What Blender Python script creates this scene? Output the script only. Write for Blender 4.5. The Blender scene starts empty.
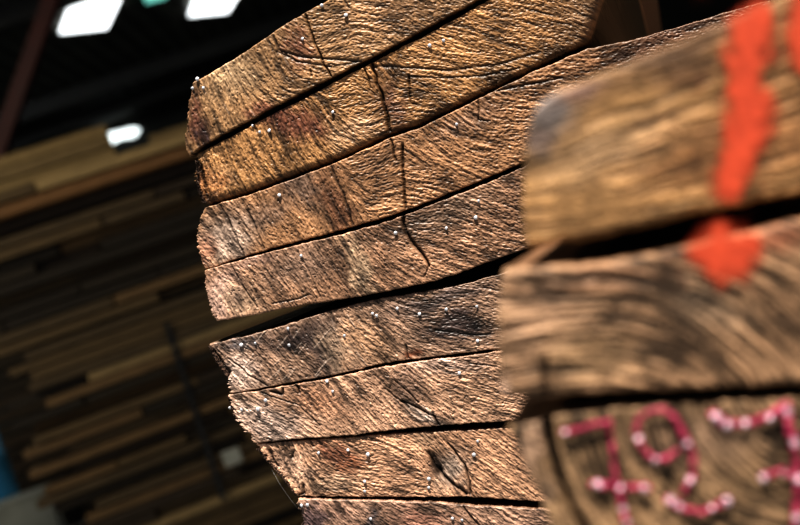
import bpy, math, random
import numpy as np
from mathutils import Vector, Matrix
random.seed(7)
C = bpy.context.scene.collection
PI = math.pi
# ------------------------------------------------------------------ camera
ROLL = math.radians(20.0)
CAM = np.array([0.0, 0.0, 1.5])
RT = np.array([math.cos(ROLL), 0, -math.sin(ROLL)])
UP = np.array([math.sin(ROLL), 0, math.cos(ROLL)])
FW = np.array([0.0, 1.0, 0.0])
FPX = 50.0 / 36.0 * 800
AX = np.array([math.sin(math.radians(15)), math.cos(math.radians(15)), 0.0])   # direction the sawn logs run

cd = bpy.data.cameras.new('camera'); cam = bpy.data.objects.new('camera', cd); C.objects.link(cam)
cd.lens = 50; cd.sensor_width = 36; cd.clip_start = 0.02; cd.clip_end = 200
M = Matrix(((RT[0], UP[0], -FW[0], CAM[0]), (RT[1], UP[1], -FW[1], CAM[1]), (RT[2], UP[2], -FW[2], CAM[2]), (0, 0, 0, 1)))
cam.matrix_world = M
cd.dof.use_dof = True; cd.dof.focus_distance = 1.10; cd.dof.aperture_fstop = 4.2
bpy.context.scene.camera = cam

def on_plane(px, py, y0, k=0.0):
    """points of the vertical plane y = y0 + k*x"""
    px = np.asarray(px, float); py = np.asarray(py, float)
    a = (px - 400) / FPX; b = (262.5 - py) / FPX
    d = a[..., None] * RT + b[..., None] * UP + FW
    t = (y0) / (d[..., 1] - k * d[..., 0])
    return CAM + d * t[..., None]

# ------------------------------------------------------------------ object helpers
def tag(o, label=None, cat=None, group=None, kind=None):
    if label: o['label'] = label
    if cat: o['category'] = cat
    if group: o['group'] = group
    if kind: o['kind'] = kind
    return o
def mesh_obj(name, verts, faces, mats, parent=None, smooth=False):
    me = bpy.data.meshes.new(name)
    me.from_pydata([tuple(v) for v in verts], [], [tuple(f) for f in faces]); me.update()
    for m in (mats if isinstance(mats, (list, tuple)) else [mats]): me.materials.append(m)
    if smooth:
        me.polygons.foreach_set('use_smooth', np.ones(len(me.polygons), bool))
    o = bpy.data.objects.new(name, me); C.objects.link(o)
    if parent: o.parent = parent
    return o
def np_mesh(name, V, quads, cols, mat, parent=None, extra=None, smooth=None):
    me = bpy.data.meshes.new(name)
    V = np.asarray(V, np.float32); quads = np.asarray(quads, np.int32)
    me.vertices.add(len(V)); me.vertices.foreach_set('co', V.ravel())
    me.loops.add(quads.size); me.loops.foreach_set('vertex_index', quads.ravel())
    me.polygons.add(len(quads)); me.polygons.foreach_set('loop_start', np.arange(0, quads.size, 4, dtype=np.int32))
    me.polygons.foreach_set('use_smooth', np.ones(len(quads), bool))
    me.update(calc_edges=True); me.validate()
    at = me.color_attributes.new('tint', 'FLOAT_COLOR', 'POINT')
    c4 = np.ones((len(V), 4), np.float32); c4[:, :3] = cols; at.data.foreach_set('color', c4.ravel())
    if extra is not None:
        a2 = me.attributes.new('cover', 'FLOAT', 'POINT'); a2.data.foreach_set('value', np.asarray(extra, np.float32))
    me.materials.append(mat)
    o = bpy.data.objects.new(name, me); C.objects.link(o)
    if parent: o.parent = parent
    return o

# ------------------------------------------------------------------ materials
def new_mat(name):
    m = bpy.data.materials.new(name); m.use_nodes = True
    nt = m.node_tree; return m, nt, nt.nodes['Principled BSDF']
def wood_face_mat(name, rough=0.55, fine=900, fstr=0.25, spec=0.35):
    m, nt, b = new_mat(name); N = nt.nodes; L = nt.links
    at = N.new('ShaderNodeAttribute'); at.attribute_name = 'tint'
    tc = N.new('ShaderNodeTexCoord'); ns = N.new('ShaderNodeTexNoise'); ns.inputs['Scale'].default_value = fine; ns.inputs['Detail'].default_value = 3
    L.new(tc.outputs['Object'], ns.inputs['Vector'])
    rp = N.new('ShaderNodeMapRange'); rp.inputs['From Min'].default_value = .3; rp.inputs['From Max'].default_value = .7
    rp.inputs['To Min'].default_value = .72; rp.inputs['To Max'].default_value = 1.28
    L.new(ns.outputs['Fac'], rp.inputs['Value'])
    mx = N.new('ShaderNodeVectorMath'); mx.operation = 'SCALE'
    L.new(at.outputs['Color'], mx.inputs[0]); L.new(rp.outputs['Result'], mx.inputs['Scale'])
    L.new(mx.outputs['Vector'], b.inputs['Base Color'])
    bp = N.new('ShaderNodeBump'); bp.inputs['Strength'].default_value = fstr; bp.inputs['Distance'].default_value = .0006
    L.new(ns.outputs['Fac'], bp.inputs['Height']); L.new(bp.outputs['Normal'], b.inputs['Normal'])
    b.inputs['Roughness'].default_value = rough; b.inputs['Specular IOR Level'].default_value = spec
    return m
def noise_mat(name, c1, c2, scale=20, stretch=(1, 1, 1), rough=.7, bump=.3, bdist=.003, metal=0.0):
    m, nt, b = new_mat(name); N = nt.nodes; L = nt.links
    tc = N.new('ShaderNodeTexCoord'); mp = N.new('ShaderNodeMapping'); mp.inputs['Scale'].default_value = stretch
    ns = N.new('ShaderNodeTexNoise'); ns.inputs['Scale'].default_value = scale; ns.inputs['Detail'].default_value = 5
    L.new(tc.outputs['Object'], mp.inputs['Vector']); L.new(mp.outputs['Vector'], ns.inputs['Vector'])
    cr = N.new('ShaderNodeValToRGB'); cr.color_ramp.elements[0].position = .32; cr.color_ramp.elements[1].position = .7
    cr.color_ramp.elements[0].color = (*c1, 1); cr.color_ramp.elements[1].color = (*c2, 1)
    L.new(ns.outputs['Fac'], cr.inputs['Fac']); L.new(cr.outputs['Color'], b.inputs['Base Color'])
    bp = N.new('ShaderNodeBump'); bp.inputs['Strength'].default_value = bump; bp.inputs['Distance'].default_value = bdist
    L.new(ns.outputs['Fac'], bp.inputs['Height']); L.new(bp.outputs['Normal'], b.inputs['Normal'])
    b.inputs['Roughness'].default_value = rough; b.inputs['Metallic'].default_value = metal
    return m
def emit_mat(name, col, s):
    m = bpy.data.materials.new(name); m.use_nodes = True; nt = m.node_tree
    nt.nodes.remove(nt.nodes['Principled BSDF']); e = nt.nodes.new('ShaderNodeEmission')
    e.inputs['Color'].default_value = (*col, 1); e.inputs['Strength'].default_value = s
    nt.links.new(e.outputs[0], nt.nodes['Material Output'].inputs[0]); return m

M_END = wood_face_mat('rough_sawn_end_grain', rough=.46, spec=.45)
M_FG = wood_face_mat('near_end_grain', rough=.6, fine=500, fstr=.3)
M_BARK = noise_mat('bark', (.02, .013, .009), (.13, .075, .05), 300, rough=.85, bump=.8)
M_NAIL = noise_mat('galvanised_nail', (.55, .56, .6), (.85, .86, .9), 400, rough=.35, bump=.1, metal=.3)

# ------------------------------------------------------------------ raster fields (face coordinates, about one unit per millimetre on the saw cut)
SC = 2
BASEGAIN = .76
rng = np.random.default_rng(11)
def blur(a, s):
    h, w = a.shape
    fy = np.fft.fftfreq(h)[:, None]; fx = np.fft.rfftfreq(w)[None, :]
    return np.fft.irfft2(np.fft.rfft2(a) * np.exp(-2 * (PI * s) ** 2 * (fx ** 2 + fy ** 2)), s=a.shape)
def unit(a): a = a - a.mean(); return a / (a.std() + 1e-9)
def samp(a, x, y):
    h, w = a.shape
    x = np.clip(x, 0, w - 1.001); y = np.clip(y, 0, h - 1.001)
    i = x.astype(int); j = y.astype(int); u = x - i; v = y - j
    return (a[j, i] * (1 - u) + a[j, i + 1] * u) * (1 - v) + (a[j + 1, i] * (1 - u) + a[j + 1, i + 1] * u) * v
def lic(layers, cx, cy):
    """layers: [(noise, length)]; smear every noise along the same field"""
    h, w = cx.shape; Y, X = np.mgrid[0:h, 0:w].astype(np.float32); cx = cx.astype(np.float32); cy = cy.astype(np.float32)
    ns_ = [n.astype(np.float32) for n, _ in layers]; acc = [n.copy() for n in ns_]; tot = [1.0] * len(layers); Lm = max(l for _, l in layers)
    for sgn in (1, -1):
        x = X.copy(); y = Y.copy(); id_ = (Y * w + X).astype(np.int64)
        for k in range(1, Lm + 1):
            x += sgn * cx.ravel()[id_]; y += sgn * cy.ravel()[id_]
            id_ = np.clip(y + .5, 0, h - 1).astype(np.int64) * w + np.clip(x + .5, 0, w - 1).astype(np.int64)
            for q, (n, l) in enumerate(layers):
                if k <= l:
                    wt = 0.5 + 0.5 * math.cos(PI * k / (l + 1)); acc[q] += wt * ns_[q].ravel()[id_]; tot[q] += wt
    return [a / t for a, t in zip(acc, tot)]
def idw_angle(ctrl, X, Y, p=4):
    """ctrl: (x, y, degrees; positive rises to the right) -> unit vector field in raster axes"""
    c2 = np.zeros_like(X); s2 = np.zeros_like(X)
    for (x, y, a) in ctrl:
        w = 1.0 / (((X - x) ** 2 + (Y - y) ** 2) + 60) ** (p / 2)
        c2 += w * math.cos(2 * math.radians(-a)); s2 += w * math.sin(2 * math.radians(-a))
    th = .5 * np.arctan2(s2, c2)
    return np.cos(th), np.sin(th)
def seg_dist(X, Y, pts):
    d = np.full(X.shape, 1e9); 
    for (a, b) in zip(pts[:-1], pts[1:]):
        ax, ay = a; bx, by = b; dx, dy = bx - ax, by - ay; L2 = dx * dx + dy * dy + 1e-9
        t = np.clip(((X - ax) * dx + (Y - ay) * dy) / L2, 0, 1)
        d = np.minimum(d, np.hypot(X - ax - t * dx, Y - ay - t * dy))
    return d
def blob(X, Y, cx, cy, rx, ry, ang):
    t = math.radians(ang); u = (X - cx) * math.cos(t) - (Y - cy) * math.sin(t); v = (X - cx) * math.sin(t) + (Y - cy) * math.cos(t)
    return np.exp(-((u / rx) ** 2 + (v / ry) ** 2) ** 1.3)

def interp_curve(P, n):
    P = np.array(P, float); x = P[:, 0]
    d = np.r_[0, np.cumsum(np.hypot(*np.diff(P, axis=0).T))]; s = np.linspace(0, d[-1], n)
    # Catmull-like smoothing: linear sample then light blur
    q = np.stack([np.interp(s, d, P[:, 0]), np.interp(s, d, P[:, 1])], 1)
    k = max(1, int(n / d[-1] * 5))
    ker = np.ones(2 * k + 1) / (2 * k + 1)
    for c in (0, 1):
        e = np.r_[2 * q[0, c] - q[k:0:-1, c], q[:, c], 2 * q[-1, c] - q[-2:-k - 2:-1, c]]
        q[:, c] = np.convolve(e, ker, 'valid')
    return q

def build_board(name, T, B, Lf, y0, k, step, ctrl, base, patches, cracks, out=0.0, rt=1.5, rb=1.5, rl=2.0, rrt=0, length=2.4, gain=1.0,
                amp_f=.27, amp_c=.19, rings=None, mat=None, mm=1.0, jag=.6, contrast=1.3, scratches=None, ctrl_p=4, edge_j=.5,
                sides=(.16, .09, .05), smooth_reg=None, Lc=34, tilt=0.0, wander=.07):
    T = np.array(T, float); B = np.array(B, float); Lf = np.array(Lf, float)
    lt = np.hypot(*np.diff(T, axis=0).T).sum(); H = np.hypot(*(Lf[-1] - Lf[0]))
    Hmax = max(H, 40); ns = int(lt / step); nt = int(max(Hmax, np.hypot(*(T[-1] - B[-1]))) / step)
    tc = interp_curve(T, ns); bc = interp_curve(B, ns); lc = interp_curve(Lf, nt)
    # a little roughness along the sawn edges
    def wob(n, amp, sm):
        w = rng.standard_normal(n + 40); ker = np.exp(-np.linspace(-2.5, 2.5, 2 * sm + 1) ** 2); ker /= ker.sum()
        w = np.convolve(w, ker, 'same')[20:20 + n]; return w / (w.std() + 1e-9) * amp
    tc[:, 1] += wob(ns, .28 * edge_j, 3) + wob(ns, .5 * edge_j, 14); bc[:, 1] += wob(ns, .28 * edge_j, 3) + wob(ns, .5 * edge_j, 14)
    lc[:, 0] += (wob(nt, .8, 3) + wob(nt, .9, 9)) * jag * np.sin(np.linspace(0, PI, nt)) ** .3
    t = np.linspace(0, 1, nt)[:, None]
    PX = tc[None, :, 0] * (1 - t) + bc[None, :, 0] * t; PY = tc[None, :, 1] * (1 - t) + bc[None, :, 1] * t
    dist = np.r_[0, np.cumsum(np.hypot(*np.diff(.5 * (tc + bc), axis=0).T))][None, :]
    fall = np.exp(-(dist / 28.0) ** 1.5)
    lin = tc[0][None, :] * (1 - t) + bc[0][None, :] * t
    PX = PX + (lc[:, 0] - lin[:, 0])[:, None] * fall; PY = PY + (lc[:, 1] - lin[:, 1])[:, None] * fall
    # raster fields over the bounding box
    x0, x1 = PX.min() - 4, PX.max() + 4; ya, yb = PY.min() - 4, PY.max() + 4
    w = int((x1 - x0) * SC); h = int((yb - ya) * SC)
    gy, gx = np.mgrid[0:h, 0:w] / SC; gx = gx + x0; gy = gy + ya
    if rings:
        if callable(rings): cx, cy = rings(gx, gy)
        else:
            rx, ry = gx - rings[0], (gy - rings[1]) * rings[2]; cx, cy = -ry, rx; n_ = np.hypot(cx, cy) + 1e-6; cx /= n_; cy /= n_
    else: cx, cy = idw_angle(ctrl, gx, gy, ctrl_p)
    wn = rng.standard_normal((h, w))
    # direction wander
    wa = unit(blur(rng.standard_normal((h, w)), 14 * mm)) * wander; cx, cy = cx * np.cos(wa) - cy * np.sin(wa), cx * np.sin(wa) + cy * np.cos(wa)
    f, g, q = [unit(a) for a in lic([(unit(blur(wn, .6 * mm)), int(4 * mm)), (unit(blur(rng.standard_normal((h, w)), 1.05 * mm)), int(Lc * mm)), (unit(blur(rng.standard_normal((h, w)), 2.6 * mm)), int(Lc * 1.4 * mm))], cx, cy)]
    f = unit(blur(f, .4)); g = unit(blur(g, .45))
    big = unit(blur(rng.standard_normal((h, w)), 22 * mm)); med = unit(blur(rng.standard_normal((h, w)), 7 * mm))
    pit = blur(rng.standard_normal((h, w)), 1.1 * mm); pit = unit(pit); pit = np.clip(-pit - 1.3, 0, 2)
    patchy = 1.15 * np.clip(.8 + .35 * med + .25 * big, .25, 1.6)
    ht = amp_f * f + amp_c * (g * .75 + q * .6) * patchy - .5 * pit * mm
    # colour
    col = np.empty((h, w, 3)); col[:] = base; pitw = pit
    val = 1 + contrast * (.17 * g + .16 * q + .09 * f + .12 * big + .10 * med) - .25 * pit
    for (bx, by, rx_, ry_, an, c_, s_) in patches:
        m_ = np.clip(blob(gx + 3.0 * med, gy + 3.0 * big + 2 * g, bx, by, rx_, ry_, an) * s_ * 1.45 * (1 + .12 * f), 0, .95)[..., None]
        col = col * (1 - m_) + np.array(c_) * m_
    col = col * np.clip(val, .25, 1.9)[..., None]
    for cr in cracks:
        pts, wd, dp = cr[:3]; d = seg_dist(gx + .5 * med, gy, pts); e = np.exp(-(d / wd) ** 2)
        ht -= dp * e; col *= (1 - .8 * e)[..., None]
        if len(cr) > 3:   # a step: one side of the check stands proud
            pass
    if scratches:
        for (sx, sy, an, ln, lw, st) in scratches:
            a = math.radians(an); p1 = (sx + ln / 2 * math.cos(a), sy - ln / 2 * math.sin(a)); p0 = (sx - ln / 2 * math.cos(a), sy + ln / 2 * math.sin(a))
            e = np.exp(-(seg_dist(gx, gy, [p0, p1]) / lw) ** 2) * st; ht += .7 * e; col = col * (1 - .8 * e[..., None]) + np.array((.75, .60, .50)) * .8 * e[..., None]
    col = col * gain * BASEGAIN
    U = (PX - x0) * SC; V = (PY - ya) * SC
    hh = samp(ht, U, V); cc = np.stack([samp(col[..., i], U, V) for i in range(3)], -1)
    # rounded rim
    Hc = np.hypot(tc[:, 0] - bc[:, 0], tc[:, 1] - bc[:, 1])[None, :]
    dt = t * Hc; db = (1 - t) * Hc; dl = np.broadcast_to(dist, PX.shape)
    def rnd(d, r):
        u = np.clip(1 - d / r, 0, 1); return r * (1 - np.sqrt(np.clip(1 - u * u, 0, 1)))
    rim = rnd(dt, rt) + rnd(db, rb) + rnd(dl, rl)
    if rrt: rim = rim + rnd(dist.max() - dl, rrt)
    edge_w = np.clip(np.minimum(np.minimum(dt, db), dl) / 1.5, 0, 1)
    P = on_plane(PX, PY, y0, k)
    unitlen = (y0 / FPX)                           # metres per face unit
    off = (hh * edge_w - rim) * unitlen + out * .001 + tilt * (t - .5) * Hc * unitlen
    nrm = -AX
    P = P + off[..., None] * nrm
    idx = np.arange(nt * ns).reshape(nt, ns)
    qd = np.stack([idx[:-1, :-1], idx[1:, :-1], idx[1:, 1:], idx[:-1, 1:]], -1).reshape(-1, 4)
    Vs = [P.reshape(-1, 3)]; Cs = [cc.reshape(-1, 3)]; Q = [qd]
    loop = np.concatenate([idx[0, :], idx[1:, -1], idx[-1, -2::-1], idx[-2:0:-1, 0]])
    lp = P.reshape(-1, 3)[loop]; prev = loop; n = len(loop); cnt = nt * ns
    lcx = cc.reshape(-1, 3)[loop]
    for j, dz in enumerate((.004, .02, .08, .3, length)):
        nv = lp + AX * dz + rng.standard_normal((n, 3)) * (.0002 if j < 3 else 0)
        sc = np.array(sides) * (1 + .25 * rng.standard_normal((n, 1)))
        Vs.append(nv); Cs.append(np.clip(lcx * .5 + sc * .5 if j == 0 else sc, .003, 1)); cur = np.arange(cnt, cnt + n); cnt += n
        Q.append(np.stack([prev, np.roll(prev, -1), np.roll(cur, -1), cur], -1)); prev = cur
    # back cap as a coarse strip of quads
    m2 = n // 2; a = prev[:m2]; b_ = prev[::-1][:m2]
    Q.append(np.stack([a[:-1], a[1:], b_[1:], b_[:-1]], -1))
    o = np_mesh(name, np.concatenate(Vs), np.concatenate(Q), np.concatenate(Cs), mat or M_END)
    o['_f'] = 0; del o['_f']
    return o, dict(y0=y0, k=k, out=out)

# ------------------------------------------------------------------ the sharp stack in the middle
DM, KM = 1.10, -0.08
GOLD = (.40, .225, .105); BRN = (.36, .19, .10); PINK = (.47, .275, .185); GREY = (.30, .20, .145)
DK = (.10, .055, .035); VDK = (.05, .035, .033); LT = (.62, .43, .30); RED = (.22, .09, .055); GB = (.14, .12, .12)
T1 = [(193, 83), (212, 72), (232, 61), (256, 45), (280, 28), (305, 13), (330, 0), (360, -18), (430, -52), (540, -95), (640, -130)]
B1 = [(190, 157), (203, 146.5), (220, 136), (240, 126), (276, 105.5), (300, 94), (329, 79), (367, 60), (420, 32), (460, 10), (482, -2), (560, -42), (622, -74)]
T2 = [(196, 154), (220, 142), (276, 112), (300, 100.5), (336, 81), (367, 65), (420, 38), (460, 16), (488, 0), (560, -36), (622, -66)]
B2 = [(207, 206.5), (250, 192.5), (300, 174), (340, 158.5), (391, 135), (420, 125), (475, 98), (532, 70), (588, 44)]
T3 = [(205, 208), (250, 194.5), (300, 176.5), (340, 161), (391, 137.5), (420, 128), (475, 100.5), (532, 72.5), (586, 49), (640, 38), (677, 27.5), (720, 14), (770, 0)]
B3 = [(205, 268.5), (213, 268), (228, 261.5), (266, 250), (300, 241), (340, 230.5), (380, 219), (410, 209), (448, 194), (485, 179), (524, 162), (570, 143), (620, 125), (680, 100), (745, 72)]
T4 = [(206, 270), (228, 263.5), (266, 253), (300, 244.5), (340, 235), (380, 224), (410, 213.5), (448, 198.5), (485, 184), (524, 167), (570, 148), (583, 143)]
B4 = [(218, 321), (239, 317.6), (272, 311), (308, 304), (340, 299.5), (376, 293.5), (426, 283), (458, 273.5), (492, 260.5), (530, 248), (560, 239), (585, 231)]
T5 = [(209, 344), (247, 336), (285, 325), (330, 310.5), (376, 299), (421, 292), (467, 283), (499, 274), (521, 268)]
B5 = [(230, 393), (238, 392.3), (267, 387), (286, 383), (314, 378.5), (350, 371.5), (376, 365), (408, 359.5), (458, 353.7), (497, 349), (575, 338)]
T6 = [(229, 394.5), (238, 393.6), (267, 389), (286, 385.5), (314, 381), (350, 374), (376, 367.8), (408, 362.3), (458, 356.6), (497, 351.5), (585, 339)]
B6 = [(256, 443), (291, 439), (350, 435), (380, 431), (437, 425.5), (466, 423), (513, 420.5), (521, 420)]
T7 = [(256, 444.3), (291, 441.3), (350, 437.5), (380, 434.5), (437, 431.5), (466, 430), (513, 427.5), (545, 424.5), (585, 421)]
B7 = [(297, 496), (329, 496.6), (380, 497.3), (430, 497), (469, 497), (514, 500), (533, 501), (585, 505)]
T8 = [(298, 498.5), (329, 499.3), (380, 499.8), (440, 502), (478, 505.5), (533, 508), (585, 512)]
B8 = [(316, 562), (400, 566), (500, 570), (585, 573)]
def up(c): return c
boards = {}
def scr(n, xr, yr, an, ln=(8, 22), lw=.5, st=.8):
    return [(random.uniform(*xr), random.uniform(*yr), an + random.gauss(0, 5), random.uniform(*ln), lw, st * random.uniform(.4, 1)) for _ in range(n)]

boards[1] = build_board('sawn_board', T1, B1, [(193, 83), (190, 105), (187, 128), (186, 148), (190, 157)], DM, KM, .58,
    [(200, 100, -70), (240, 90, -62), (280, 70, -60), (300, 50, -40), (330, 45, 18), (350, 55, 12), (380, 30, -8), (300, 85, -20), (340, 65, -8), (420, 10, -15), (480, -20, -18), (560, -60, -20)],
    (.41, .245, .125), [(197, 118, 9, 30, 8, RED, .6), (205, 135, 5, 14, 25, (.10, .06, .06), .7), (300, 48, 12, 22, 20, RED, .55), (262, 112, 14, 7, 30, RED, .6), (235, 75, 30, 22, 35, (.48, .34, .21), .5), (390, 10, 60, 25, 20, (.36, .21, .11), .5)],
    [([(305, 14), (312, 33), (319, 52), (331, 76)], 1.0, 3.0), ([(275, 37), (280, 50), (300, 57), (330, 59), (362, 62)], 1.4, 1.6), ([(279, 52), (300, 62), (332, 67)], 1.2, 1.4), ([(312, 70), (313, 76)], .8, 2), ([(345, 0), (350, 8)], 1.2, 1.5)],
    out=3, rt=2.0, rb=1.2, scratches=scr(6, (200, 290), (60, 120), -60))
boards[2] = build_board('sawn_board', T2, B2, [(196, 154), (200, 166), (196, 178), (199, 190), (203, 201), (207, 206.5)], DM, KM, .58,
    [(205, 180, -65), (240, 160, -62), (280, 140, -63), (315, 125, -62), (335, 120, -50), (350, 135, -30), (350, 100, 20), (375, 110, 25), (365, 90, -35), (385, 85, -55), (400, 100, 5), (430, 80, -10), (470, 60, -12), (480, 85, -14), (540, 30, -14), (560, 0, -18), (620, -20, -18)],
    (.42, .235, .105), [(297, 122, 30, 16, -15, RED, .75), (275, 112, 18, 8, 30, RED, .6), (208, 188, 9, 20, 15, RED, .7), (212, 197, 12, 8, 30, (.10, .045, .02), .7), (222, 180, 8, 12, -30, (.60, .36, .19), .7), (214, 184, 9, 15, 18, (.78, .40, .18), 1.0), (216, 199, 9, 5, 20, (.14, .07, .03), .9), (392, 105, 12, 35, 15, (.20, .10, .06), .6), (340, 140, 10, 25, 25, (.50, .32, .18), .5), (360, 128, 25, 12, 15, (.50, .32, .2), .5), (600, 15, 40, 40, 0, (.13, .09, .06), .5)],
    [([(372, 62), (378, 85), (384, 104), (389, 130)], 1.4, 4.5), ([(363, 64), (369, 80), (371, 88)], .8, 2.0), ([(408, 75), (409, 92), (411, 103), (416, 104)], .9, 2.0), ([(376, 66), (410, 68), (450, 70), (500, 64), (540, 52)], 1.5, 1.1), ([(410, 76), (440, 78), (480, 76), (520, 68)], 1.0, .9), ([(201, 165), (204, 178), (208, 198)], 1.6, 2.5), (B2, 5.5, 0.0)],  # last entry has no depth, only darkens a band along the lower edge
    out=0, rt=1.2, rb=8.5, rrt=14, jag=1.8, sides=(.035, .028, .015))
boards[3] = build_board('sawn_board', T3, B3, [(205, 208), (199, 222), (197, 236), (199, 250), (202, 262), (205, 268.5)], DM, KM, .58,
    [(210, 240, -50), (240, 230, -58), (280, 215, -60), (310, 200, -62), (340, 190, -66), (352, 215, -62), (362, 190, -35), (372, 175, 22), (390, 165, 28), (385, 200, 10), (415, 180, -5), (420, 150, -38), (450, 150, -33), (470, 170, -25), (440, 190, -15), (500, 150, -12), (510, 120, 2), (480, 115, -35), (550, 100, -5), (620, 70, 15), (700, 40, 15)],
    (.38, .215, .115), [(228, 237, 24, 26, -30, (.62, .46, .36), .85), (207, 250, 8, 18, 0, (.48, .25, .16), .6), (300, 190, 32, 18, -30, (.19, .125, .09), .7), (338, 205, 13, 34, 22, (.16, .08, .045), .85), (265, 215, 22, 12, 20, GREY, .5), (487, 106, 9, 13, 0, (.16, .09, .05), .7), (465, 125, 30, 10, 20, (.3, .19, .13), .5), (675, 40, 75, 26, 20, (.15, .085, .055), .85)],
    [([(391, 137), (394, 150), (396, 160)], 1.0, 3.0), ([(403, 145), (404, 180), (406, 209)], 1.2, 3.5), ([(331, 166), (345, 195), (354, 226)], 1.0, 1.2), ([(478, 99), (479, 120), (490, 121)], .8, 1.6), ([(495, 91), (530, 84), (560, 78)], 1.4, 1.3), ([(221, 205), (236, 235), (245, 256)], .7, 1.2), ([(248, 210), (265, 248)], .7, 1.3)],
    out=2, rt=1.4, rb=1.4, gain=1.05)
boards[4] = build_board('sawn_board', T4, B4, [(206, 270), (206, 285), (209, 296), (212, 308), (218, 321)], DM, KM, .58,
    [(220, 300, -62), (250, 285, -55), (290, 280, -55), (330, 265, -62), (355, 260, -66), (370, 280, -45), (385, 245, -40), (400, 265, -35), (405, 235, -15), (430, 215, 8), (440, 240, -16), (480, 200, -28), (500, 230, -14), (540, 200, -20)],
    (.36, .215, .135), [(222, 300, 16, 28, -20, (.58, .39, .31), .8), (245, 300, 22, 16, -10, (.52, .36, .25), .6), (300, 265, 38, 18, 20, GREY, .6), (360, 265, 10, 34, 20, (.55, .40, .27), .55), (345, 265, 7, 30, 20, (.18, .11, .07), .6), (440, 215, 55, 14, 22, (.24, .16, .11), .7), (255, 262, 22, 6, 18, (.35, .23, .18), .5)],
    [([(404, 215), (406, 232), (412, 240), (422, 252), (430, 265)], 1.6, 4.0), ([(430, 265), (426, 275)], 1.0, 1.5), ([(244, 285), (260, 307)], .6, 1.5), ([(232, 262), (240, 278)], .6, 1.2), ([(275, 303), (300, 298), (310, 294)], .8, 1.2), ([(300, 250), (322, 296)], .6, .9)],
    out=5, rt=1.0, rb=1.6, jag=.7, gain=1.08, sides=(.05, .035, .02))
boards[5] = build_board('sawn_board', T5, B5, [(209, 344), (213, 353), (220, 364), (227, 376), (230, 393)], DM, KM, .58,
    [(225, 360, -45), (255, 355, -50), (290, 350, -50), (320, 335, -58), (350, 345, -60), (370, 330, -40), (395, 330, -38), (380, 355, -45), (410, 345, -35), (420, 310, -10), (450, 300, -5), (470, 335, -8), (490, 300, -12), (540, 300, -8)],
    (.33, .215, .15), [(240, 375, 18, 18, -30, (.60, .45, .37), .8), (300, 338, 38, 13, 18, VDK, .6), (320, 350, 14, 24, 25, VDK, .7), (455, 328, 32, 15, 5, VDK, .85), (440, 300, 50, 9, 12, (.15, .11, .095), .7), (240, 345, 24, 7, 15, GB, .6), (365, 345, 32, 22, -30, (.42, .26, .16), .6), (413, 357, 8, 5, 0, (.16, .06, .03), .8), (335, 355, 12, 26, 30, (.30, .22, .16), .5)],
    [([(228, 358), (250, 375), (268, 386)], .8, 1.6), ([(405, 345), (409, 358)], .8, 2), ([(435, 330), (470, 335), (490, 334)], 1.1, 1.1), ([(213, 352), (220, 362), (229, 372), (226, 380)], 2.4, 3.5)],
    out=1, rt=1.3, rb=1.0, jag=1.6, gain=1.12, sides=(.03, .024, .014), scratches=scr(22, (245, 330), (325, 380), 52) + scr(8, (330, 370), (320, 360), -60))
boards[6] = build_board('sawn_board', T6, B6, [(229, 394.5), (233, 408), (239, 420), (248, 433), (256, 443)], DM, KM, .58,
    [(245, 415, -35), (280, 420, -30), (300, 400, -42), (340, 400, -48), (360, 420, -50), (390, 385, -45), (420, 395, -40), (440, 410, -32), (470, 370, -8), (470, 400, -25), (500, 385, -20), (550, 380, -10)],
    (.42, .265, .18), [(265, 420, 36, 20, -20, (.58, .43, .35), .8), (320, 400, 30, 14, -30, (.47, .26, .16), .5), (408, 388, 20, 16, -30, (.17, .11, .08), .75), (425, 412, 24, 8, -25, (.22, .17, .14), .7), (445, 365, 35, 8, 5, (.42, .30, .24), .6), (480, 395, 30, 20, 0, (.40, .25, .16), .4)],
    [([(272, 391), (284, 394), (284, 388)], 1.2, 2.5), ([(297, 384), (300, 392)], 1.3, 3), ([(262, 392), (300, 405), (320, 425)], .7, 1.1), ([(402, 400), (420, 408), (436, 416)], 1.1, 2.4), ([(434, 412), (438, 424)], 1.2, 2.5), ([(395, 380), (420, 402)], .9, 1.8), ([(385, 388), (410, 407)], .9, 1.6), ([(470, 363), (497, 366)], .8, 1.0)],
    out=2.5, rt=1.0, rb=1.5, jag=1.4, gain=1.22, scratches=[(425, 415, -35, 16, .9, 1), (429, 410, -38, 16, .8, .9), (418, 417, -30, 14, .8, .9), (432, 417, -60, 8, .8, .9)])
boards[7] = build_board('sawn_board', T7, B7, [(256, 444.3), (264, 455), (278, 470), (289, 484), (297, 496)], DM, KM, .58,
    [(280, 460, -62), (300, 475, -62), (330, 460, -35), (340, 485, -12), (380, 470, -15), (400, 450, -30), (410, 485, -10), (430, 455, -50), (450, 470, -60), (470, 445, -32), (490, 465, -38), (520, 480, -35), (550, 470, -30)],
    (.44, .265, .17), [(290, 465, 24, 18, -40, (.60, .40, .29), .8), (335, 452, 25, 9, -20, (.22, .10, .06), .75), (350, 465, 12, 10, 0, (.30, .13, .07), .6), (438, 465, 9, 14, -30, (.10, .06, .04), .9), (452, 470, 13, 22, -20, (.40, .31, .25), .7), (425, 440, 20, 10, -20, (.22, .15, .10), .5), (330, 482, 30, 10, 0, (.52, .36, .25), .5)],
    [([(269, 450), (273, 462), (277, 466)], 1.8, 3.5), ([(293, 452), (291, 458)], 1.6, 2.5), ([(303, 485), (304, 494), (299, 495)], 1.6, 3.2), ([(428, 452), (434, 466), (446, 478), (466, 494)], 1.7, 3.2), ([(433, 455), (440, 470)], 3.0, 2.5), ([(449, 444), (455, 452), (465, 465), (469, 482), (470, 494)], 1.0, 2.6), ([(310, 440), (312, 446)], .9, 2)],
    out=0, rt=1.0, rb=1.0, jag=1.6, gain=1.22)
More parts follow.
